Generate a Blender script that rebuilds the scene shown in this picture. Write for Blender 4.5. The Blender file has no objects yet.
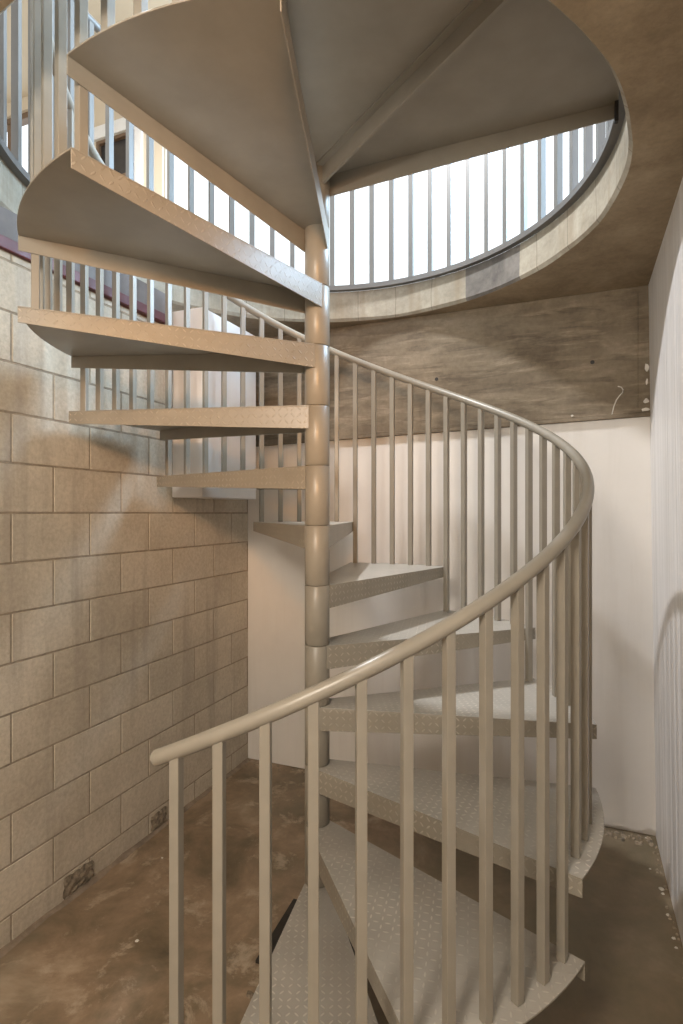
import bpy, bmesh, math, random
from mathutils import Vector, Matrix
random.seed(7)
R = math.radians
scene = bpy.context.scene
COL = scene.collection
TAU = math.tau

# ------------------------------------------------------------------ measures
YAW = math.atan(0.415)               # the room is turned against the camera
PX, PY = -0.973, 2.086               # axis of the stair
RISE = 0.2413
RS = 1.06                            # tread radius
TH0 = R(-89.65) + YAW                # centre angle of the bottom tread
DTH = R(31.07)
HALF = R(16.13)
RB = 1.011                           # balusters stand on this radius
UL, UR = -2.105, 0.40                # left and right wall faces
VB, VF = 3.44, -2.6                  # back and front wall faces
ZC, ZF2 = 2.96, 3.145                # slab underside and top
OC = (PX - 0.077, PY + 0.066)        # centre of the round opening
OR = 1.213
EYE = 1.74

# ------------------------------------------------------------------ materials
def mat(name, rough=0.6, metallic=0.0, spec=0.5):
    m = bpy.data.materials.new(name); m.use_nodes = True
    nt = m.node_tree; b = nt.nodes['Principled BSDF']
    b.inputs['Roughness'].default_value = rough
    b.inputs['Metallic'].default_value = metallic
    b.inputs['Specular IOR Level'].default_value = spec
    return m, nt, b
def nd(nt, t, **kw):
    n = nt.nodes.new(t)
    for k, v in kw.items():
        if k in n.inputs.keys(): n.inputs[k].default_value = v
        else: setattr(n, k, v)
    return n
def math_(nt, op, a, b=None, c=None):
    n = nt.nodes.new('ShaderNodeMath'); n.operation = op
    for i, v in enumerate((a, b, c)):
        if v is None: continue
        if isinstance(v, (int, float)): n.inputs[i].default_value = v
        else: nt.links.new(v, n.inputs[i])
    return n.outputs[0]
def objco(nt, scale=(1, 1, 1), src='Object'):
    tc = nt.nodes.new('ShaderNodeTexCoord'); mp = nt.nodes.new('ShaderNodeMapping')
    mp.inputs['Scale'].default_value = scale
    nt.links.new(tc.outputs[src], mp.inputs['Vector'])
    return mp.outputs[0]
def noise(nt, co, scale, detail=5, rough=0.6, dist=0.0):
    n = nd(nt, 'ShaderNodeTexNoise', Scale=scale, Detail=detail, Roughness=rough, Distortion=dist)
    nt.links.new(co, n.inputs['Vector']); return n.outputs['Fac']
def ramp(nt, fac, stops):
    r = nt.nodes.new('ShaderNodeValToRGB'); e = r.color_ramp.elements
    while len(e) < len(stops): e.new(0.5)
    for el, (p, c) in zip(e, stops): el.position = p; el.color = (*c, 1)
    nt.links.new(fac, r.inputs[0]); return r.outputs[0]
def mixc(nt, fac, a, b, mode='MIX'):
    m = nt.nodes.new('ShaderNodeMix'); m.data_type = 'RGBA'; m.blend_type = mode
    for v, i in ((fac, 0), (a, 6), (b, 7)):
        if isinstance(v, (int, float)): m.inputs[i].default_value = v
        elif isinstance(v, tuple): m.inputs[i].default_value = (*v, 1)
        else: nt.links.new(v, m.inputs[i])
    return m.outputs[2]
def bump(nt, b, h, strength=0.3, dist=0.01, prev=None):
    n = nd(nt, 'ShaderNodeBump', Strength=strength, Distance=dist)
    nt.links.new(h, n.inputs['Height'])
    if prev is not None: nt.links.new(prev, n.inputs['Normal'])
    nt.links.new(n.outputs[0], b.inputs['Normal']); return n.outputs[0]

PAINT = (0.262, 0.238, 0.198)
def paint_mat(name, checker, PAINT=PAINT):
    m, nt, b = mat(name, 0.36)
    co = objco(nt)
    n = noise(nt, co, 6, 4)
    c = ramp(nt, n, [(0.3, tuple(x * 0.9 for x in PAINT)), (0.7, tuple(x * 1.08 for x in PAINT))])
    if checker:
        uv = objco(nt, (1 / 0.026, 1 / 0.026, 1), 'UV')
        s = nt.nodes.new('ShaderNodeSeparateXYZ'); nt.links.new(uv, s.inputs[0])
        cx = math_(nt, 'FLOOR', s.outputs[0]); cy = math_(nt, 'FLOOR', s.outputs[1])
        par = math_(nt, 'FLOORED_MODULO', math_(nt, 'ADD', cx, cy), 2.0)
        sg = math_(nt, 'SUBTRACT', math_(nt, 'MULTIPLY', par, 2.0), 1.0)
        fx = math_(nt, 'SUBTRACT', math_(nt, 'FRACT', s.outputs[0]), 0.5)
        fy = math_(nt, 'SUBTRACT', math_(nt, 'FRACT', s.outputs[1]), 0.5)
        sfy = math_(nt, 'MULTIPLY', sg, fy)
        a = math_(nt, 'DIVIDE', math_(nt, 'ADD', fx, sfy), 0.54)
        q = math_(nt, 'DIVIDE', math_(nt, 'SUBTRACT', fx, sfy), 0.17)
        d = math_(nt, 'ADD', math_(nt, 'MULTIPLY', a, a), math_(nt, 'MULTIPLY', q, q))
        mr = nd(nt, 'ShaderNodeMapRange'); mr.interpolation_type = 'SMOOTHSTEP'
        mr.inputs['From Min'].default_value = 1.0; mr.inputs['From Max'].default_value = 0.45
        nt.links.new(d, mr.inputs['Value'])
        bump(nt, b, mr.outputs[0], 0.6, 0.002)
        wear = noise(nt, co, 2.6, 6, 0.65)
        c = mixc(nt, math_(nt, 'MULTIPLY', mr.outputs[0], ramp_f(nt, wear, 0.40, 0.62)), c, tuple(min(1, x * 1.5) for x in PAINT))
    nt.links.new(c, b.inputs['Base Color'])
    return m
def ramp_f(nt, v, lo, hi):
    mr = nd(nt, 'ShaderNodeMapRange')
    mr.inputs['From Min'].default_value = lo; mr.inputs['From Max'].default_value = hi
    nt.links.new(v, mr.inputs['Value']); return mr.outputs[0]

M = {}
M['paint'] = paint_mat('beige_paint', False)
M['plate'] = paint_mat('beige_checker_plate', True)
M['worn_lit'] = paint_mat('foot_worn_checker_plate', True, (0.375, 0.352, 0.315))  # tops lighter for foot wear, with daylight from above put into the colour

def plain(name, c, rough=0.6, metallic=0.0, var=0.12, scale=8, bstr=0.0):
    m, nt, b = mat(name, rough, metallic)
    n = noise(nt, objco(nt), scale, 5)
    col = ramp(nt, n, [(0.3, tuple(x * (1 - var) for x in c)), (0.7, tuple(min(1, x * (1 + var)) for x in c))])
    nt.links.new(col, b.inputs['Base Color'])
    if bstr: bump(nt, b, noise(nt, objco(nt), scale * 6, 4), bstr, 0.004)
    return m
M['guard'] = plain('guard_paint', (0.16, 0.157, 0.15), 0.4, 0.0, 0.05)
M['guard_dark'] = plain('guard_rail_dark', (0.13, 0.125, 0.12), 0.45)
M['black_steel'] = plain('black_steel', (0.018, 0.015, 0.012), 0.55, 0.0, 0.4, 30, 0.2)
M['red_steel'] = plain('red_oxide_steel', (0.10, 0.020, 0.022), 0.5, 0.0, 0.2)
M['grey_steel'] = plain('dark_grey_steel', (0.13, 0.11, 0.10), 0.6, 0.0, 0.25, 5)
M['white_box'] = plain('white_drywall', (0.70, 0.68, 0.67), 0.7, 0.0, 0.05, 4)
M['chip'] = plain('plaster_chip', (0.62, 0.58, 0.52), 0.8, 0.0, 0.2, 20)
M['rubble'] = plain('plaster_rubble', (0.34, 0.28, 0.21), 0.9, 0.0, 0.5, 25)
M['cream'] = plain('cream_wall', (0.60, 0.50, 0.37), 0.8, 0.0, 0.04, 2)
M['white_trim'] = plain('white_trim', (0.75, 0.73, 0.70), 0.5, 0.0, 0.03)
M['brown_frame'] = plain('brown_frame', (0.16, 0.10, 0.06), 0.5)
M['mortar'] = plain('mortar_footing', (0.22, 0.17, 0.125), 0.9, 0.0, 0.3, 14, 0.4)

def wallpaint(name, c, streak):
    m, nt, b = mat(name, 0.45 if streak else 0.6)
    n = noise(nt, objco(nt), 1.6, 6, 0.6)
    col = ramp(nt, n, [(0.3, tuple(x * 0.93 for x in c)), (0.7, tuple(min(1, x * 1.04) for x in c))])
    # faint grime in vertical runs
    v = noise(nt, objco(nt, (5, 5, 0.35)), 2.0, 4)
    col = mixc(nt, math_(nt, 'MULTIPLY', ramp_f(nt, v, 0.5, 0.75), 0.18), col, (0.42, 0.37, 0.30))
    nt.links.new(col, b.inputs['Base Color'])
    if streak:
        bar_shade = noise(nt, objco(nt, (1, 9, 0.12)), 1.6, 4, 0.6)  # baluster shadows put into the wall colour as upright bands
        col = mixc(nt, 1.0, col, ramp(nt, bar_shade, [(0.36, (0.86, 0.855, 0.85)), (0.62, (1.05, 1.05, 1.055))]), 'MULTIPLY')
        nt.links.new(col, b.inputs['Base Color'])
    h = noise(nt, objco(nt, (14, 14, 0.15)), 1.3, 3) if streak else noise(nt, objco(nt), 9, 5)
    bump(nt, b, h, 0.55 if streak else 0.12, 0.02 if streak else 0.01)
    return m
M['wall_white'] = wallpaint('white_skimmed_wall', (0.74, 0.705, 0.665), False)
M['wall_right'] = wallpaint('white_bar_shadow_wall', (0.72, 0.70, 0.685), True)

def block_mat():
    m, nt, b = mat('concrete_block', 0.9, 0, 0.25)
    at = nt.nodes.new('ShaderNodeAttribute'); at.attribute_name = 'tone'
    base = ramp(nt, at.outputs['Fac'], [(0, (0.45, 0.395, 0.32)), (0.5, (0.50, 0.44, 0.355)), (1, (0.545, 0.48, 0.39))])
    n = noise(nt, objco(nt), 55, 4, 0.7)
    n2 = noise(nt, objco(nt), 2.2, 5, 0.6)
    c = mixc(nt, 1.0, base, ramp(nt, n, [(0.25, (0.8, 0.8, 0.8)), (0.7, (1.1, 1.1, 1.1))]), 'MULTIPLY')
    c = mixc(nt, 1.0, c, ramp(nt, n2, [(0.3, (0.84, 0.82, 0.80)), (0.7, (1.1, 1.1, 1.1))]), 'MULTIPLY')
    # damp runs down the wall
    v = noise(nt, objco(nt, (1, 7, 0.45)), 1.3, 4, 0.55)
    c = mixc(nt, math_(nt, 'MULTIPLY', ramp_f(nt, v, 0.54, 0.66), 0.36), c, (0.27, 0.225, 0.185))
    nt.links.new(c, b.inputs['Base Color'])
    bump(nt, b, n, 0.35, 0.004)
    return m
M['block'] = block_mat()
M['joint'] = plain('mortar_joint', (0.27, 0.22, 0.165), 0.95, 0, 0.25, 30)
M['broken'] = plain('broken_block', (0.20, 0.16, 0.115), 0.95, 0, 0.6, 45, 0.9)

def concrete_mat(name, dark, mid, light, stretch, streaks):
    m, nt, b = mat(name, 0.75, 0, 0.3)
    n = noise(nt, objco(nt, stretch), 1.7, 8, 0.62, 0.4)
    c = ramp(nt, n, [(0.28, dark), (0.5, mid), (0.74, light)])
    if streaks:
        s = noise(nt, objco(nt, (3.0, 3.0, 24)), 1.0, 6, 0.68, 0.6)
        c = mixc(nt, math_(nt, 'MULTIPLY', ramp_f(nt, s, 0.53, 0.68), 0.45), c, tuple(min(1, x * 1.5) for x in light))
        s2 = noise(nt, objco(nt, (2.0, 2.0, 15)), 1.4, 6, 0.68, 0.6)
        c = mixc(nt, math_(nt, 'MULTIPLY', ramp_f(nt, s2, 0.52, 0.66), 0.5), c, tuple(x * 0.7 for x in dark))
    f = noise(nt, objco(nt), 40, 4, 0.7)
    c = mixc(nt, 1.0, c, ramp(nt, f, [(0.3, (0.85, 0.85, 0.85)), (0.7, (1.08, 1.08, 1.08))]), 'MULTIPLY')
    nt.links.new(c, b.inputs['Base Color'])
    bump(nt, b, noise(nt, objco(nt), 22, 5, 0.65), 0.25, 0.006)
    return m
M['slab'] = concrete_mat('slab_concrete', (0.20, 0.148, 0.093), (0.315, 0.243, 0.16), (0.42, 0.335, 0.23), (1.6, 1.6, 1.6), False)
M['beam'] = concrete_mat('board_formed_concrete', (0.11, 0.083, 0.057), (0.19, 0.15, 0.104), (0.27, 0.22, 0.16), (1.6, 1.6, 3.5), True)
def rim_seams(m):
    nt = m.node_tree; b = nt.nodes['Principled BSDF']; src = b.inputs['Base Color'].links[0].from_socket
    tc = nt.nodes.new('ShaderNodeTexCoord'); sp = nt.nodes.new('ShaderNodeSeparateXYZ'); nt.links.new(tc.outputs['Object'], sp.inputs[0])
    a = math_(nt, 'ARCTAN2', math_(nt, 'SUBTRACT', sp.outputs[1], OC[1]), math_(nt, 'SUBTRACT', sp.outputs[0], OC[0]))
    w = noise(nt, objco(nt), 3, 3)
    f = math_(nt, 'FRACT', math_(nt, 'ADD', math_(nt, 'MULTIPLY', a, 5.1), math_(nt, 'MULTIPLY', w, 0.12)))
    line = math_(nt, 'LESS_THAN', f, 0.022)
    streak = noise(nt, objco(nt, (9, 9, 0.7)), 1.6, 4, 0.6)
    c = mixc(nt, math_(nt, 'MULTIPLY', ramp_f(nt, streak, 0.5, 0.68), 0.45), src, (0.24, 0.185, 0.12))
    c = mixc(nt, math_(nt, 'MULTIPLY', line, 0.6), c, (0.16, 0.13, 0.10))
    nt.links.new(c, b.inputs['Base Color'])
M['rim_light'] = concrete_mat('rim_plaster', (0.25, 0.22, 0.17), (0.36, 0.325, 0.26), (0.46, 0.42, 0.345), (2, 2, 2), False)
rim_seams(M['rim_light'])
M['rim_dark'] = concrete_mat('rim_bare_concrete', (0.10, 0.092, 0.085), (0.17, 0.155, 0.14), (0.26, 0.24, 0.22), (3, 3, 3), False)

def floor_mat():
    m, nt, b = mat('stained_concrete_floor', 0.5, 0, 0.4)
    n = noise(nt, objco(nt), 2.3, 10, 0.66, 0.35)
    c = ramp(nt, n, [(0.32, (0.11, 0.085, 0.052)), (0.45, (0.205, 0.15, 0.096)), (0.55, (0.29, 0.205, 0.135)), (0.68, (0.46, 0.36, 0.26))])
    n2 = noise(nt, objco(nt), 1.1, 5, 0.6, 0.4)
    c = mixc(nt, math_(nt, 'MULTIPLY', ramp_f(nt, n2, 0.5, 0.7), 0.55), c, (0.15, 0.135, 0.095))
    # the floor to the right of the stair is mixed darker and more olive
    tc = nt.nodes.new('ShaderNodeTexCoord'); sp = nt.nodes.new('ShaderNodeSeparateXYZ')
    nt.links.new(tc.outputs['Object'], sp.inputs[0])
    xx = math_(nt, 'ADD', sp.outputs[0], math_(nt, 'MULTIPLY', n2, 0.5))
    c = mixc(nt, math_(nt, 'MULTIPLY', ramp_f(nt, xx, -0.75, -0.25), 0.6), c, (0.15, 0.125, 0.075))
    n3 = noise(nt, objco(nt), 5, 8, 0.7, 0.3)
    c = mixc(nt, math_(nt, 'MULTIPLY', ramp_f(nt, n3, 0.55, 0.63), math_(nt, 'MULTIPLY', ramp_f(nt, xx, -0.3, -0.8), 0.6)), c, (0.50, 0.41, 0.31))
    nt.links.new(c, b.inputs['Base Color'])
    nt.links.new(ramp(nt, n3, [(0.3, (0.38,) * 3), (0.7, (0.62,) * 3)]), b.inputs['Roughness'])
    bump(nt, b, noise(nt, objco(nt), 26, 6, 0.65), 0.25, 0.004)
    return m
M['floor'] = floor_mat()

def glass_mat():
    m = bpy.data.materials.new('window_glass'); m.use_nodes = True
    nt = m.node_tree; nt.nodes.clear()
    o = nt.nodes.new('ShaderNodeOutputMaterial'); t = nt.nodes.new('ShaderNodeBsdfTransparent')
    g = nt.nodes.new('ShaderNodeBsdfGlossy'); g.inputs['Roughness'].default_value = 0.02
    t.inputs['Color'].default_value = (0.96, 0.97, 0.97, 1)
    x = nt.nodes.new('ShaderNodeMixShader'); x.inputs[0].default_value = 0.05
    nt.links.new(t.outputs[0], x.inputs[1]); nt.links.new(g.outputs[0], x.inputs[2]); nt.links.new(x.outputs[0], o.inputs[0])
    return m
M['glass'] = glass_mat()
M['dark_glass'] = plain('dark_window', (0.035, 0.032, 0.032), 0.2, 0, 0.2)

# ------------------------------------------------------------------ mesh helpers
def obj(name, bm, mats, parent=None, smooth=False, bevel=0):
    me = bpy.data.meshes.new(name); bmesh.ops.recalc_face_normals(bm, faces=bm.faces[:])
    bm.to_mesh(me); bm.free()
    for m in (mats if isinstance(mats, (list, tuple)) else [mats]): me.materials.append(m)
    if smooth:
        for p in me.polygons: p.use_smooth = True
    o = bpy.data.objects.new(name, me); COL.objects.link(o)
    if parent is not None: o.parent = parent
    if bevel:
        b = o.modifiers.new('bevel', 'BEVEL'); b.width = bevel; b.segments = 2; b.limit_method = 'ANGLE'
    return o
def empty(name, loc):
    o = bpy.data.objects.new(name, None); o.location = loc; o.empty_display_size = 0.1; COL.objects.link(o); return o
def tag(o, label=None, cat=None, group=None, kind=None):
    if label: o['label'] = label
    if cat: o['category'] = cat
    if group: o['group'] = group
    if kind: o['kind'] = kind
    return o
def box(bm, x0, x1, y0, y1, z0, z1, mi=0):
    v = [bm.verts.new((x, y, z)) for x in (x0, x1) for y in (y0, y1) for z in (z0, z1)]
    fs = []
    for q in ((0, 1, 3, 2), (4, 6, 7, 5), (0, 4, 5, 1), (2, 3, 7, 6), (0, 2, 6, 4), (1, 5, 7, 3)):
        f = bm.faces.new([v[i] for i in q]); f.material_index = mi; fs.append(f)
    return v
def hexa(bm, b4, t4, mi=0):
    b = [bm.verts.new(p) for p in b4]; t = [bm.verts.new(p) for p in t4]
    n = len(b)
    fs = [bm.faces.new(b[::-1]), bm.faces.new(t)]
    for i in range(n): fs.append(bm.faces.new((b[i], b[(i + 1) % n], t[(i + 1) % n], t[i])))
    for f in fs: f.material_index = mi
    return fs
def cyl(bm, r, z0, z1, seg=48, cx=0, cy=0, ch=0.0):
    rings = [(r - ch, z0), (r, z0 + ch), (r, z1 - ch), (r - ch, z1)] if ch else [(r, z0), (r, z1)]
    vs = [[bm.verts.new((cx + a * math.cos(TAU * i / seg), cy + a * math.sin(TAU * i / seg), z)) for i in range(seg)] for a, z in rings]
    for A, B in zip(vs, vs[1:]):
        for i in range(seg):
            bm.faces.new((A[i], A[(i + 1) % seg], B[(i + 1) % seg], B[i])).smooth = True
    bm.faces.new(vs[0][::-1]); bm.faces.new(vs[-1])
def tube(bm, pts, r, seg=20, round_ends=True):
    pts = [Vector(p) for p in pts]
    rings = []
    def ring(c, t, rad):
        up = Vector((0, 0, 1)); s = t.cross(up).normalized(); u = s.cross(t).normalized()
        return [bm.verts.new(c + (s * math.cos(TAU * i / seg) + u * math.sin(TAU * i / seg)) * rad) for i in range(seg)]
    T = []
    for i in range(len(pts)):
        a = pts[max(0, i - 1)]; b = pts[min(len(pts) - 1, i + 1)]; T.append((b - a).normalized())
    cap = (0.15, 0.5, 0.8, 0.95) if round_ends else ()
    if round_ends:
        for q in cap: rings.append(ring(pts[0] - T[0] * r * 0.7 * math.sqrt(1 - q * q), T[0], r * q))
    for p, t in zip(pts, T): rings.append(ring(p, t, r))
    if round_ends:
        for q in cap[::-1]: rings.append(ring(pts[-1] + T[-1] * r * 0.7 * math.sqrt(1 - q * q), T[-1], r * q))
    for A, B in zip(rings, rings[1:]):
        for i in range(seg): bm.faces.new((A[i], A[(i + 1) % seg], B[(i + 1) % seg], B[i])).smooth = True
    bm.faces.new(rings[0][::-1]); bm.faces.new(rings[-1])

def P(r, a, z=0.0, c=(PX, PY)): return (c[0] + r * math.cos(a), c[1] + r * math.sin(a), z)

# ------------------------------------------------------------------ the spiral staircase
stair = tag(empty('spiral_staircase', (PX, PY, 0)),
            'beige painted steel spiral staircase winding up from the concrete floor through the round opening', 'staircase')
T_PL = 0.005
def local_uv(bm):
    uv = bm.loops.layers.uv.new('uv')
    for f in bm.faces:
        n = f.normal
        for l in f.loops:
            c = l.vert.co
            if abs(n.z) > 0.7: l[uv].uv = (c.x, c.y)
            else:
                t = Vector((-n.y, n.x, 0)).normalized()
                l[uv].uv = (c.x * t.x + c.y * t.y, c.z)
def sector_plate(bm, a0, a1, rs, hub, top_mi=0, under_mi=1, steps=14):
    """plate between two edges that start beside the sleeve and end on the arc"""
    def edge_pt(a, side):   # inner end, offset to the side of the sleeve
        return (0.028 * math.cos(a) - side * hub * math.sin(a), 0.028 * math.sin(a) + side * hub * math.cos(a))
    out = [(rs * math.cos(a0 + (a1 - a0) * i / steps), rs * math.sin(a0 + (a1 - a0) * i / steps)) for i in range(steps + 1)]
    poly = [edge_pt(a0, -1)] + out + [edge_pt(a1, 1)]
    t = [bm.verts.new((x, y, 0)) for x, y in poly]; b = [bm.verts.new((x, y, -T_PL)) for x, y in poly]
    bm.faces.new(t).material_index = 2
    bm.faces.new(b[::-1]).material_index = under_mi
    n = len(poly)
    for i in range(n): bm.faces.new((t[i], b[i], b[(i + 1) % n], t[(i + 1) % n])).material_index = under_mi
    return poly
def lip(bm, p, q, side, d0=0.094, d1=0.054, th=0.004):
    """bent-down edge from hub point p to arc point q; side = +1 keeps the thickness to the left of p->q"""
    v = Vector((q[0] - p[0], q[1] - p[1])).normalized(); n = Vector((-v.y, v.x)) * th * side
    top0, top1 = -T_PL, -T_PL
    A = [(p[0], p[1], -d0), (q[0], q[1], -d1), (q[0] + n.x, q[1] + n.y, -d1), (p[0] + n.x, p[1] + n.y, -d0)]
    B = [(p[0], p[1], top0), (q[0], q[1], top1), (q[0] + n.x, q[1] + n.y, top1), (p[0] + n.x, p[1] + n.y, top0)]
    hexa(bm, A, B, 0)[4].material_index = 1
def make_tread():
    bm = bmesh.new()
    poly = sector_plate(bm, -HALF, HALF, RS, 0.045)
    lip(bm, poly[0], poly[-2 - 14], 1)
    lip(bm, poly[-1], poly[-2], -1)
    bmesh.ops.recalc_face_normals(bm, faces=bm.faces[:]); bm.normal_update(); local_uv(bm)
    return obj('tread', bm, [M['plate'], M['paint'], M['worn_lit']], stair, bevel=0.0012)
def make_sleeve(parent):
    bm = bmesh.new(); cyl(bm, 0.0505, -RISE + 0.0018, -0.0006, 56, ch=0.0015)
    return obj('sleeve', bm, M['paint'], parent)
tread0 = make_tread(); sleeve0 = make_sleeve(tread0)
NT = 12
treads = [tread0]
for k in range(1, NT):
    c = tread0.copy(); COL.objects.link(c); c.parent = stair; treads.append(c)
    s = sleeve0.copy(); COL.objects.link(s); s.parent = c
for k, t in enumerate(treads):
    t.location = (0, 0, (k + 1) * RISE); t.rotation_euler = (0, 0, TH0 + DTH * k)
# top landing, flush with the upper floor
bm = bmesh.new()
la0 = TH0 + DTH * 12 - HALF; la1 = R(340) + YAW; lmid = R(302.5) + YAW
poly = sector_plate(bm, la0, la1, 1.105, 0.045, steps=24)
lip(bm, poly[0], poly[1], 1); lip(bm, poly[-1], poly[-2], -1)
cm, sm = math.cos(lmid), math.sin(lmid)
def rp(r, o): return (r * cm - o * sm, r * sm + o * cm)
for o0, o1, d0, d1 in ((-0.005, 0.005, 0.080, 0.062), (-0.03, 0.02, None, None)):
    if d0:
        A = [(*rp(0.045, o0), -d0), (*rp(1.08, o0), -d1), (*rp(1.08, o1), -d1), (*rp(0.045, o1), -d0)]
    else:
        A = [(*rp(0.045, o0), -0.012), (*rp(1.08, o0), -0.012), (*rp(1.08, o1), -0.012), (*rp(0.045, o1), -0.012)]
    Bq = [(a[0], a[1], -T_PL - 0.0002) for a in A]
    hexa(bm, A, Bq, 1)
bmesh.ops.recalc_face_normals(bm, faces=bm.faces[:]); bm.normal_update(); local_uv(bm)
landing = obj('landing', bm, [M['plate'], M['paint'], M['worn_lit']], stair); landing.location = (0, 0, 13 * RISE)
s = sleeve0.copy(); COL.objects.link(s); s.parent = landing
bm = bmesh.new(); box(bm, 1.094, 1.106, -0.022, -0.002, -0.075, -T_PL - 0.001)
o = obj('dark_gap', bm, M['black_steel'], landing, bevel=0.002); o.rotation_euler = (0, 0, la1); o['label'] = 'dark gap at the landing corner, set in as a black piece'  # black piece in place of the shaded gap beside the slab
# pole and its base plate
bm = bmesh.new(); cyl(bm, 0.044, 0.012, 4.2, 40, ch=0.004); obj('center_pole', bm, M['paint'], stair)
bm = bmesh.new(); h = 0.185; box(bm, -h, h, -h, h, 0.0, 0.012)
bp = obj('base_plate', bm, M['black_steel'], stair, bevel=0.002); bp.rotation_euler = (0, 0, R(-18.6) + YAW); bp['label'] = 'black steel base plate under the pole'
# handrail: one helix of pipe
def rail_z(a): return 1.312 + RISE * ((a - TH0) / DTH)
HR = 0.0195
a_first = TH0 - R(17.0)
ra0, ra1 = a_first - R(3.0), TH0 + DTH * 11.6
n = 260
bm = bmesh.new()
tube(bm, [(RB * math.cos(ra0 + (ra1 - ra0) * i / n), RB * math.sin(ra0 + (ra1 - ra0) * i / n), rail_z(ra0 + (ra1 - ra0) * i / n)) for i in range(n + 1)], HR, 24)
obj('handrail', bm, M['paint'], stair)
# balusters: five to a tread, the one at each nosing stands on the tread below
BW = 0.0125
nb = 5 * NT
for j in range(nb):
    a = a_first + DTH / 5 * j
    k = j // 5
    zb = (k + 1) * RISE if j % 5 else k * RISE
    zt = rail_z(a) - 0.010
    bm = bmesh.new(); box(bm, -BW, BW, -BW, BW, 0, zt - zb)
    o = obj('baluster', bm, M['paint'], stair, bevel=0.002)
    o.location = (RB * math.cos(a), RB * math.sin(a), zb); o.rotation_euler = (0, 0, a)

# ------------------------------------------------------------------ guard railing round the opening
GR = 1.196
guard = tag(empty('guard_railing', (OC[0], OC[1], ZF2)),
            'round grey steel guard railing on the upper floor, along the edge of the circular opening', 'railing')
ga0, ga1 = R(-8), R(286)
def band(bm, r0, r1, z0, z1, a0, a1, n):
    prev = None
    for i in range(n + 1):
        a = a0 + (a1 - a0) * i / n; c, s_ = math.cos(a), math.sin(a)
        q = [bm.verts.new((r * c, r * s_, z)) for r, z in ((r0, z0), (r1, z0), (r1, z1), (r0, z1))]
        if prev:
            for e in range(4): bm.faces.new((prev[e], prev[(e + 1) % 4], q[(e + 1) % 4], q[e]))
        else: bm.faces.new(q)
        prev = q
    bm.faces.new(prev[::-1])
bm = bmesh.new(); band(bm, GR - 0.018, GR + 0.018, 0.001, 0.030, ga0, ga1, 140)
gb = obj('bottom_rail', bm, M['guard_dark'], guard)
bm = bmesh.new(); n = 160
tube(bm, [(GR * math.cos(ga0 + (ga1 - ga0) * i / n), GR * math.sin(ga0 + (ga1 - ga0) * i / n), 1.06) for i in range(n + 1)], 0.021, 16)
obj('top_rail', bm, M['guard'], guard)
GST = R(6.07)
bmg = bmesh.new(); box(bmg, -0.0145, 0.0145, -0.0145, 0.0145, 0.028, 1.05)
g0 = obj('baluster', bmg, M['guard'], guard)
ng = int((ga1 - ga0) / GST) + 1
for j in range(ng):
    a = R(5.2 - 12.14) + GST * j
    if a > ga1: break
    o = g0 if j == 0 else g0.copy()
    if j: COL.objects.link(o); o.parent = guard
    o.location = (GR * math.cos(a), GR * math.sin(a), 0); o.rotation_euler = (0, 0, a)
bms = bmesh.new(); box(bms, -0.008, 0.008, -0.008, 0.008, 0.0, 0.013)
f0 = obj('foot', bms, M['guard_dark'], guard)
for j in range(8):
    a = ga0 + (ga1 - ga0) * (j + 0.3) / 8
    o = f0 if j == 0 else f0.copy()
    if j: COL.objects.link(o); o.parent = guard
    o.location = ((GR + 0.028) * math.cos(a), (GR + 0.028) * math.sin(a), 0)
    o.rotation_euler = (0, 0, a)
    o.scale = (3, 1, 1)

# ------------------------------------------------------------------ room shell
# floor
bm = bmesh.new(); box(bm, UL - 0.25, UR + 0.2, VF - 0.2, VB + 0.25, -0.15, 0)
tag(obj('floor', bm, M['floor']), kind='structure')
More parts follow.
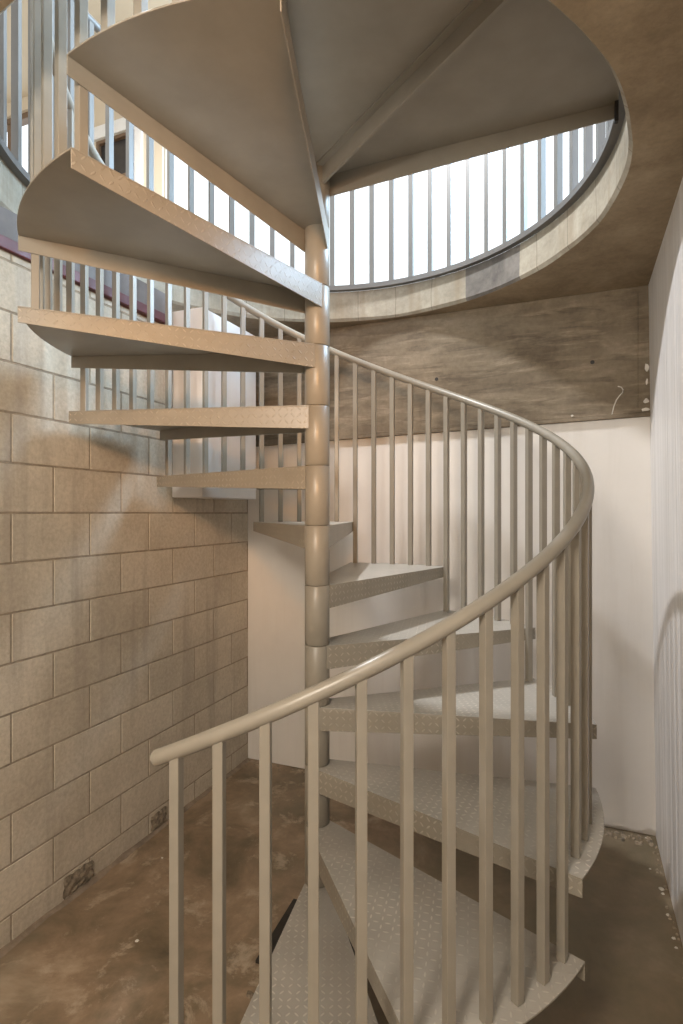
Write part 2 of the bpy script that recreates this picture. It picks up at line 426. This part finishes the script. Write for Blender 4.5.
# block wall
def block_wall():
    bm = bmesh.new(); tone = bm.faces.layers.float.new('tone_f')
    H, L, g = 0.203, 0.406, 0.0035
    ztop = 2.79
    box(bm, UL - 0.2, UL - 0.003, VF - 0.2, VB + 0.05, 0, ztop, 1)       # backing in the joint plane
    n0 = -9
    for n in range(n0, 6):
        zb, zt = EYE + n * H, EYE + (n + 1) * H
        zb = max(zb, 0.0); zt = min(zt, ztop)
        if zt - zb < 0.02: continue
        off = 1.60 if (n % 2 == 1) else 1.60 - 0.203
        i0 = int(math.floor((VF - off) / L)) - 1
        v = off + i0 * L
        while v < VB:
            a, b = max(v, VF), min(v + L, VB)
            v += L
            if b - a < 0.03: continue
            y0, y1, z0, z1 = a + g, b - g, zb + (g if zb > 0.01 else 0), zt - g
            e = 0.0025
            xb, xf = UL - 0.004, UL + random.uniform(-0.0006, 0.0008)
            fr = [bm.verts.new(p) for p in ((xf, y0 + e, z0 + e), (xf, y1 - e, z0 + e), (xf, y1 - e, z1 - e), (xf, y0 + e, z1 - e))]
            bk = [bm.verts.new(p) for p in ((xb, y0, z0), (xb, y1, z0), (xb, y1, z1), (xb, y0, z1))]
            f = bm.faces.new(fr); f[tone] = t = random.uniform(0.15, 0.85)
            for i in range(4):
                q = bm.faces.new((bk[i], bk[(i + 1) % 4], fr[(i + 1) % 4], fr[i])); q[tone] = t
    # two broken spots in the bottom course
    for vc, w, hh in ((1.94, 0.17, 0.09), (2.49, 0.12, 0.085)):
        rnd = random.Random(int(vc * 100)); nx, nz = 9, 6
        grid = [[bm.verts.new((UL + (0.004 if 0 < i < nx and 0 < j < nz else 0.0) + (rnd.uniform(-0.001, 0.012) if 0 < i < nx and 0 < j < nz else 0.0015),
                               vc + w * (i / nx - 0.5) + rnd.uniform(-0.008, 0.008), 0.012 + hh * j / nz + rnd.uniform(-0.006, 0.006))) for j in range(nz + 1)] for i in range(nx + 1)]
        for i in range(nx):
            for j in range(nz):
                bm.faces.new((grid[i][j], grid[i + 1][j], grid[i + 1][j + 1], grid[i][j + 1])).material_index = 2
    bmesh.ops.rotate(bm, verts=bm.verts[:], cent=(UL, 1.3, 0), matrix=Matrix.Rotation(0.017, 3, 'Z'))
    me_o = obj('wall_left', bm, [M['block'], M['joint'], M['broken']])
    me = me_o.data
    src = me.attributes['tone_f']; dst = me.attributes.new('tone', 'FLOAT', 'FACE')
    for i in range(len(src.data)): dst.data[i].value = src.data[i].value
    return tag(me_o, kind='structure')
block_wall()
# mortar fillet where the blocks meet the floor
bm = bmesh.new(); rnd = random.Random(3)
prev = None; n = 80
for i in range(n + 1):
    y = VF + (VB - 0.02 - VF) * i / n; w = 0.022 + rnd.uniform(-0.006, 0.012); hh = 0.012 + rnd.uniform(-0.004, 0.006)
    ul = UL - 0.017 * (y - 1.3); q = [bm.verts.new((ul - 0.004, y, 0.0)), bm.verts.new((ul - 0.004, y, hh)), bm.verts.new((ul + w * 0.5, y, hh * 0.75)), bm.verts.new((ul + w, y, 0.0))]
    if prev:
        for e in range(4): bm.faces.new((prev[e], prev[(e + 1) % 4], q[(e + 1) % 4], q[e]))
    prev = q
tag(obj('baseboard_left', bm, M['mortar']), kind='structure')
# back wall (white skim coat) below the beam, ragged bottom edge
bm = bmesh.new(); rnd = random.Random(5)
n = 60; xs = [UL - 0.06 + (UR + 0.1 - UL + 0.057) * i / n for i in range(n + 1)]
lo = [0.02 + max(0, rnd.gauss(0, 0.012)) if x > -0.5 else 0.006 for x in xs]
def bz(u): return 2.205 + (u - UL) / (UR - UL) * 0.055   # underside of the beam, not quite level
for i in range(n):
    a, b = xs[i], xs[i + 1]
    hexa(bm, [(a, VB, lo[i]), (b, VB, lo[i + 1]), (b, VB + 0.02, lo[i + 1]), (a, VB + 0.02, lo[i])],
         [(a, VB, bz(a) + 0.02), (b, VB, bz(b) + 0.02), (b, VB + 0.02, bz(b) + 0.02), (a, VB + 0.02, bz(a) + 0.02)])
box(bm, UL - 0.2, UR + 0.2, VB + 0.02, VB + 0.2, 0, ZC)
tag(obj('wall_back', bm, M['wall_white']), kind='structure')
# concrete beam over it
bm = bmesh.new()
bx0, bx1, by0, by1 = UL - 0.033, UR - 0.002, VB - 0.018, VB + 0.019
def slope_box(x0, x1, y0, y1, zl, zh):
    hexa(bm, [(x0, y0, zl(x0)), (x1, y0, zl(x1)), (x1, y1, zl(x1)), (x0, y1, zl(x0))],
         [(x0, y0, zh(x0)), (x1, y0, zh(x1)), (x1, y1, zh(x1)), (x0, y1, zh(x0))])
slope_box(bx0, bx1, by0, by1, lambda u: bz(u) + 0.022, lambda u: ZC)
slope_box(bx0, bx1, by0 - 0.004, by1, bz, lambda u: bz(u) + 0.0218)
slope_box(UR - 0.095, UR - 0.088, by0 - 0.006, by0 + 0.002, lambda u: bz(u) + 0.05, lambda u: ZC - 0.03)
beam = tag(obj('concrete_beam', bm, M['beam'], bevel=0.003), kind='structure')
# tie holes in the beam face
for i, (u, z) in enumerate(((0.084, 2.575), (-0.789, 2.56))):
    bm = bmesh.new(); cyl(bm, 0.011, 0, 0.0032, 16)
    o = obj('tie_hole', bm, M['black_steel'], beam); o.rotation_euler = (R(90), 0, 0); o.location = (u, by0 + 0.0008, z)
# white paint drips on the beam
bm = bmesh.new()
pts = [Vector((0.075 - 0.10 * t + 0.05 * t * t + 0.012 * math.sin(3 * t), by0 - 0.0006, 2.47 - 0.155 * t)) for t in [i / 10 for i in range(11)]]
pts = [Vector((u, by0 - 0.0006, z)) for u, z in ((0.212, 2.43), (0.228, 2.424), (0.236, 2.41), (0.234, 2.395), (0.218, 2.377), (0.204, 2.357), (0.192, 2.325), (0.182, 2.28))]
tube(bm, [(p.x, p.y, p.z) for p in pts], 0.0032, 6)
for (u, z, w, hh) in ((UR - 0.05, 2.52, 0.012, 0.022), (UR - 0.052, 2.34, 0.016, 0.016), (UR - 0.058, 2.295, 0.024, 0.010), (UR - 0.05, 2.44, 0.006, 0.02), (-0.02, 2.285, 0.008, 0.007)):
    vs = [(u + w * math.cos(TAU * i / 9) * rnd.uniform(0.6, 1.1), z + hh * math.sin(TAU * i / 9) * rnd.uniform(0.6, 1.1)) for i in range(9)]
    hexa(bm, [(x, by0 - 0.007, zz) for x, zz in vs], [(x, by0 + 0.001, zz) for x, zz in vs])
dr = obj('paint_drip', bm, M['chip'], beam); dr['label'] = 'white paint drips on the bare concrete'
# right wall
bm = bmesh.new(); hexa(bm, [(UR - 0.004, VF - 0.2, 0), (UR + 0.15, VF - 0.2, 0), (UR + 0.15, VB + 0.02, 0), (UR - 0.004, VB + 0.02, 0)],
     [(UR - 0.042, VF - 0.2, ZC), (UR + 0.15, VF - 0.2, ZC), (UR + 0.15, VB + 0.02, ZC), (UR - 0.042, VB + 0.02, ZC)])
tag(obj('wall_right', bm, M['wall_right']), kind='structure')
# front wall behind the camera
bm = bmesh.new(); box(bm, UL - 0.2, UR + 0.15, VF - 0.2, VF, 0, ZC)
tag(obj('wall_front', bm, M['wall_white']), kind='structure')

# slab = ceiling of the stairwell and floor above, with the round opening
def slab():
    bm = bmesh.new(); n = 144
    X0, X1, Y0, Y1 = -6.4, 3.4, VF - 0.2, 4.6
    def outer(a):
        c, s_ = math.cos(a), math.sin(a); t = 1e9
        if c > 1e-9: t = min(t, (X1 - OC[0]) / c)
        if c < -1e-9: t = min(t, (X0 - OC[0]) / c)
        if s_ > 1e-9: t = min(t, (Y1 - OC[1]) / s_)
        if s_ < -1e-9: t = min(t, (Y0 - OC[1]) / s_)
        return (OC[0] + t * c, OC[1] + t * s_)
    rr = random.Random(11)
    angs = set(TAU * i / n for i in range(n))
    for cx in (X0, X1):
        for cy in (Y0, Y1): angs.add(math.atan2(cy - OC[1], cx - OC[0]) % TAU)
    angs = sorted(angs); n = len(angs)
    rows = []
    for i, a in enumerate(angs):
        o = outer(a); w = 0.003 * math.sin(5 * a) + 0.002 * math.sin(17 * a + 1) + rr.uniform(-0.0008, 0.0008); zz = ZC + 0.004 + 0.003 * math.sin(11 * a)
        rows.append([bm.verts.new(p) for p in ((o[0], o[1], ZC), (*P(OR + 0.012 + w, a, 0, OC)[:2], ZC), (*P(OR + w, a, 0, OC)[:2], zz + 0.012), (*P(OR, a, 0, OC)[:2], ZF2), (o[0], o[1], ZF2))])
    for i in range(n):
        A, B = rows[i], rows[(i + 1) % n]
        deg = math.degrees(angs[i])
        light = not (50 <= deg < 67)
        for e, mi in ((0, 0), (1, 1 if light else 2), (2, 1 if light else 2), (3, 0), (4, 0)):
            bm.faces.new((A[e], A[(e + 1) % 5], B[(e + 1) % 5], B[e])).material_index = mi
    return tag(obj('ceiling', bm, [M['slab'], M['rim_light'], M['rim_dark']]), kind='structure')
slab()

# red steel edge beam along the top of the block wall
eb = tag(empty('steel_beam', (UL, 0.2, 2.79)), 'dark red steel beam on top of the block wall, under the slab edge', 'beam')
bm = bmesh.new(); box(bm, -0.16, 0.012, -2.6, 2.34, 0.0, 0.05); obj('flange', bm, M['red_steel'], eb, bevel=0.004)
bm = bmesh.new(); box(bm, -0.14, -0.004, -2.6, 2.34, 0.05, 0.1695); w = obj('web', bm, M['grey_steel'], eb); w['label'] = 'dark grey upper part of the beam'
# white boxed duct in the corner
bm = bmesh.new(); box(bm, UL - 0.018, -1.915, 2.60, 3.17, EYE + 0.088, 2.885)
tag(obj('duct_box', bm, M['white_box'], bevel=0.004),
    'white boxed-in duct hung high on the block wall in the far corner under the slab', 'duct box')

# ------------------------------------------------------------------ upper floor
ZT = 6.05; VU = 4.15
bm = bmesh.new(); box(bm, -6.4, 3.4, VF - 0.2, VU + 0.3, ZT, ZT + 0.15)
tag(obj('ceiling_upper', bm, M['cream']), kind='structure')
bm = bmesh.new()
box(bm, -6.4, 3.4, VU, VU + 0.15, 5.92, ZT)             # head above the glazing
box(bm, -4.55, -3.62, VU, VU + 0.15, 5.45, 5.92)         # wall over the dark window
box(bm, -4.55, -4.30, VU, VU + 0.15, ZF2, 5.45)
box(bm, -3.80, -3.50, VU, VU + 0.15, ZF2, 5.92)
box(bm, -4.30, -3.80, VU, VU + 0.15, ZF2, 3.9)
tag(obj('wall_back_upper', bm, M['cream']), kind='structure')
bm = bmesh.new(); box(bm, -6.4, -6.25, VF, VU, ZF2, ZT)
tag(obj('wall_left_upper', bm, M['cream']), kind='structure')
bm = bmesh.new(); box(bm, 3.25, 3.4, VF, VU, ZF2, ZT)
tag(obj('wall_right_upper', bm, M['cream']), kind='structure')
def window(name, x0, x1, z0, z1, y, fr, fm, pm, mull=(), trans=()):
    r = tag(empty(name, ((x0 + x1) / 2, y, z0)), kind='structure')
    cx = (x0 + x1) / 2
    bm = bmesh.new()
    a, b = x0 - cx, x1 - cx; h = z1 - z0
    box(bm, a, a + fr, 0, 0.08, 0, h); box(bm, b - fr, b, 0, 0.08, 0, h)
    box(bm, a + fr, b - fr, 0, 0.08, 0, fr); box(bm, a + fr, b - fr, 0, 0.08, h - fr, h)
    for m_ in mull: box(bm, m_ - cx - fr / 2, m_ - cx + fr / 2, 0.005, 0.075, fr, h - fr)
    for t in trans: box(bm, a + fr, b - fr, 0.01, 0.07, t - z0 - fr / 2, t - z0 + fr / 2)
    obj('window_frame', bm, fm, r)
    bm = bmesh.new(); box(bm, a + fr, b - fr, 0.035, 0.041, fr, h - fr); obj('pane', bm, pm, r)
    return r
window('window_1', -3.49, 3.25, ZF2 + 0.001, 5.92, VU + 0.03, 0.05, M['white_trim'], M['glass'])
window('window_2', -4.30, -3.80, 3.9, 5.34, VU + 0.0, 0.03, M['brown_frame'], M['dark_glass'], (), (4.95,))
window('window_3', -6.24, -4.555, ZF2 + 0.001, 5.92, VU + 0.03, 0.06, M['brown_frame'], M['glass'], (-5.05, -5.55), (5.1,))
bm = bmesh.new(); box(bm, -4.36, -3.79, VU - 0.03, VU, 5.34, 5.46); box(bm, -3.80, -3.72, VU - 0.03, VU, ZF2, 5.34)
tag(obj('trim_1', bm, M['white_trim']), kind='structure')

# ------------------------------------------------------------------ debris on the floor
rnd = random.Random(21)
def chip_mesh(bm, c, r, h):
    n = rnd.randint(5, 8); a0 = rnd.uniform(0, TAU)
    vs = [(c[0] + r * rnd.uniform(0.6, 1.1) * math.cos(a0 + TAU * i / n), c[1] + r * rnd.uniform(0.5, 1.0) * math.sin(a0 + TAU * i / n)) for i in range(n)]
    m = (c[0], c[1])
    hexa(bm, [(x, y, 0) for x, y in vs], [(m[0] + (x - m[0]) * 0.7, m[1] + (y - m[1]) * 0.7, h * rnd.uniform(0.7, 1.0)) for x, y in vs])
bm = bmesh.new()
for i in range(150):
    u = rnd.uniform(-0.35, UR - 0.03) if i < 110 else rnd.uniform(UL + 0.05, -0.6)
    v = VB - 0.005 - abs(rnd.gauss(0, 0.03 if u < 0.1 else 0.05)) - 0.012
    chip_mesh(bm, (u, v), rnd.uniform(0.004, 0.016), rnd.uniform(0.004, 0.014))
for i in range(60):
    chip_mesh(bm, (UR - 0.012 - abs(rnd.gauss(0, 0.012)), rnd.uniform(1.4, VB - 0.05)), rnd.uniform(0.003, 0.009), rnd.uniform(0.003, 0.008))
tag(obj('plaster_rubble', bm, M['rubble']), 'crumbled plaster and grit lying along the foot of the white walls', 'rubble', kind='stuff')
def flo(x, y):   # floor point under a photograph pixel
    d = 565 * EYE / (y - 513); X = (x - 341.5) / 565 * d
    c, s_ = math.cos(YAW), math.sin(YAW)
    return (c * X - s_ * d, s_ * X + c * d)
chips = [(661, 889, 0.014, 'largest white plaster chip on the floor by the right wall'),
         (663, 894, 0.010, 'white plaster chip lying against the large chip by the right wall'),
         (676, 939, 0.010, 'white plaster chip by the right wall, at the right edge of the photo'),
         (676.5, 948, 0.008, 'small white chip just in front of another by the right edge of the photo'),
         (668, 915, 0.011, 'flat beige plaster chip by the right wall, between two pairs of white chips'),
         (650, 869, 0.007, 'small pale chip alone on the dark floor near the right wall'),
         (646, 838, 0.009, 'pale plaster chip near the far right corner of the floor'),
         (137, 941, 0.010, 'white chip on the open brown floor left of the staircase'),
         (250, 995, 0.022, 'dark crumb of mortar on the floor at the left of the bottom tread'),
         (162, 858, 0.007, 'small pale chip on the brown floor near the block wall')]
for x, y, r, lab in chips:
    bm = bmesh.new(); chip_mesh(bm, (0, 0), r, r * 0.5)
    o = obj('plaster_chip' if 'crumb' not in lab else 'mortar_crumb', bm, M['chip'] if 'dark' not in lab.split()[0] else M['broken'])
    p = flo(x, y); o.location = (min(p[0], UR - 0.03), p[1], 0)
    tag(o, lab, 'chip' if 'crumb' not in lab else 'crumb', 'plaster chips on the floor')

# ------------------------------------------------------------------ light
w = bpy.data.worlds.new('world'); scene.world = w; w.use_nodes = True
bg = w.node_tree.nodes['Background']; bg.inputs[0].default_value = (0.86, 0.93, 1.0, 1); bg.inputs[1].default_value = 1.5
def area(name, loc, rot, sx, sy, energy, col):
    l = bpy.data.lights.new(name, 'AREA'); l.shape = 'RECTANGLE'; l.size = sx; l.size_y = sy; l.energy = energy; l.color = col
    o = bpy.data.objects.new(name, l); o.location = loc; o.rotation_euler = rot; COL.objects.link(o); return o
l = bpy.data.lights.new('stairwell_fill', 'POINT'); l.energy = 148; l.color = (1.0, 0.91, 0.79); l.shadow_soft_size = 0.3
o = bpy.data.objects.new('stairwell_fill', l); o.location = (-0.55, -0.85, 2.80); COL.objects.link(o)  # added fill light behind the camera, no fixture there
l = bpy.data.lights.new('warm_lamp', 'SPOT'); l.energy = 98; l.color = (1.0, 0.42, 0.06); l.shadow_soft_size = 0.10; l.spot_size = R(44); l.spot_blend = 1.0
o = bpy.data.objects.new('warm_lamp', l); o.location = (0.15, -0.35, 2.55); o.rotation_euler = (Vector((-1.12, 1.85, 2.32)) - o.location).to_track_quat('-Z', 'Y').to_euler(); COL.objects.link(o)
area('daylight_right', (3.2, -0.6, 4.7), (R(90), 0, R(90)), 3.5, 2.2, 130, (0.70, 0.80, 1.0))  # added daylight panel inside the right wall, which has no window
o = area('daylight_back', (1.6, 4.0, 4.75), (0, 0, 0), 2.0, 1.8, 330, (0.52, 0.76, 1.0)); o.rotation_euler = (Vector((-2.0, 1.4, 2.7)) - o.location).to_track_quat('-Z', 'Y').to_euler()
area('added_upper_light', (-2.7, 1.9, 5.95), (0, R(-25), 0), 0.12, 0.4, 150, (0.95, 0.97, 1.0))  # added unseen light, placed so the balusters throw shadows on the walls

# ------------------------------------------------------------------ camera
cam = bpy.data.cameras.new('camera'); co = bpy.data.objects.new('camera', cam); COL.objects.link(co)
co.location = (0, 0, EYE); co.rotation_euler = (R(90), 0, YAW)
cam.sensor_fit = 'VERTICAL'; cam.sensor_height = 24; cam.lens = 565 / 1024 * 24; cam.shift_y = 1 / 1024; cam.clip_start = 0.02
scene.camera = co
vs = scene.view_settings; vs.view_transform = 'Standard'; vs.look = 'None'; vs.gamma = 1; vs.use_curve_mapping = False; vs.exposure = 0.68
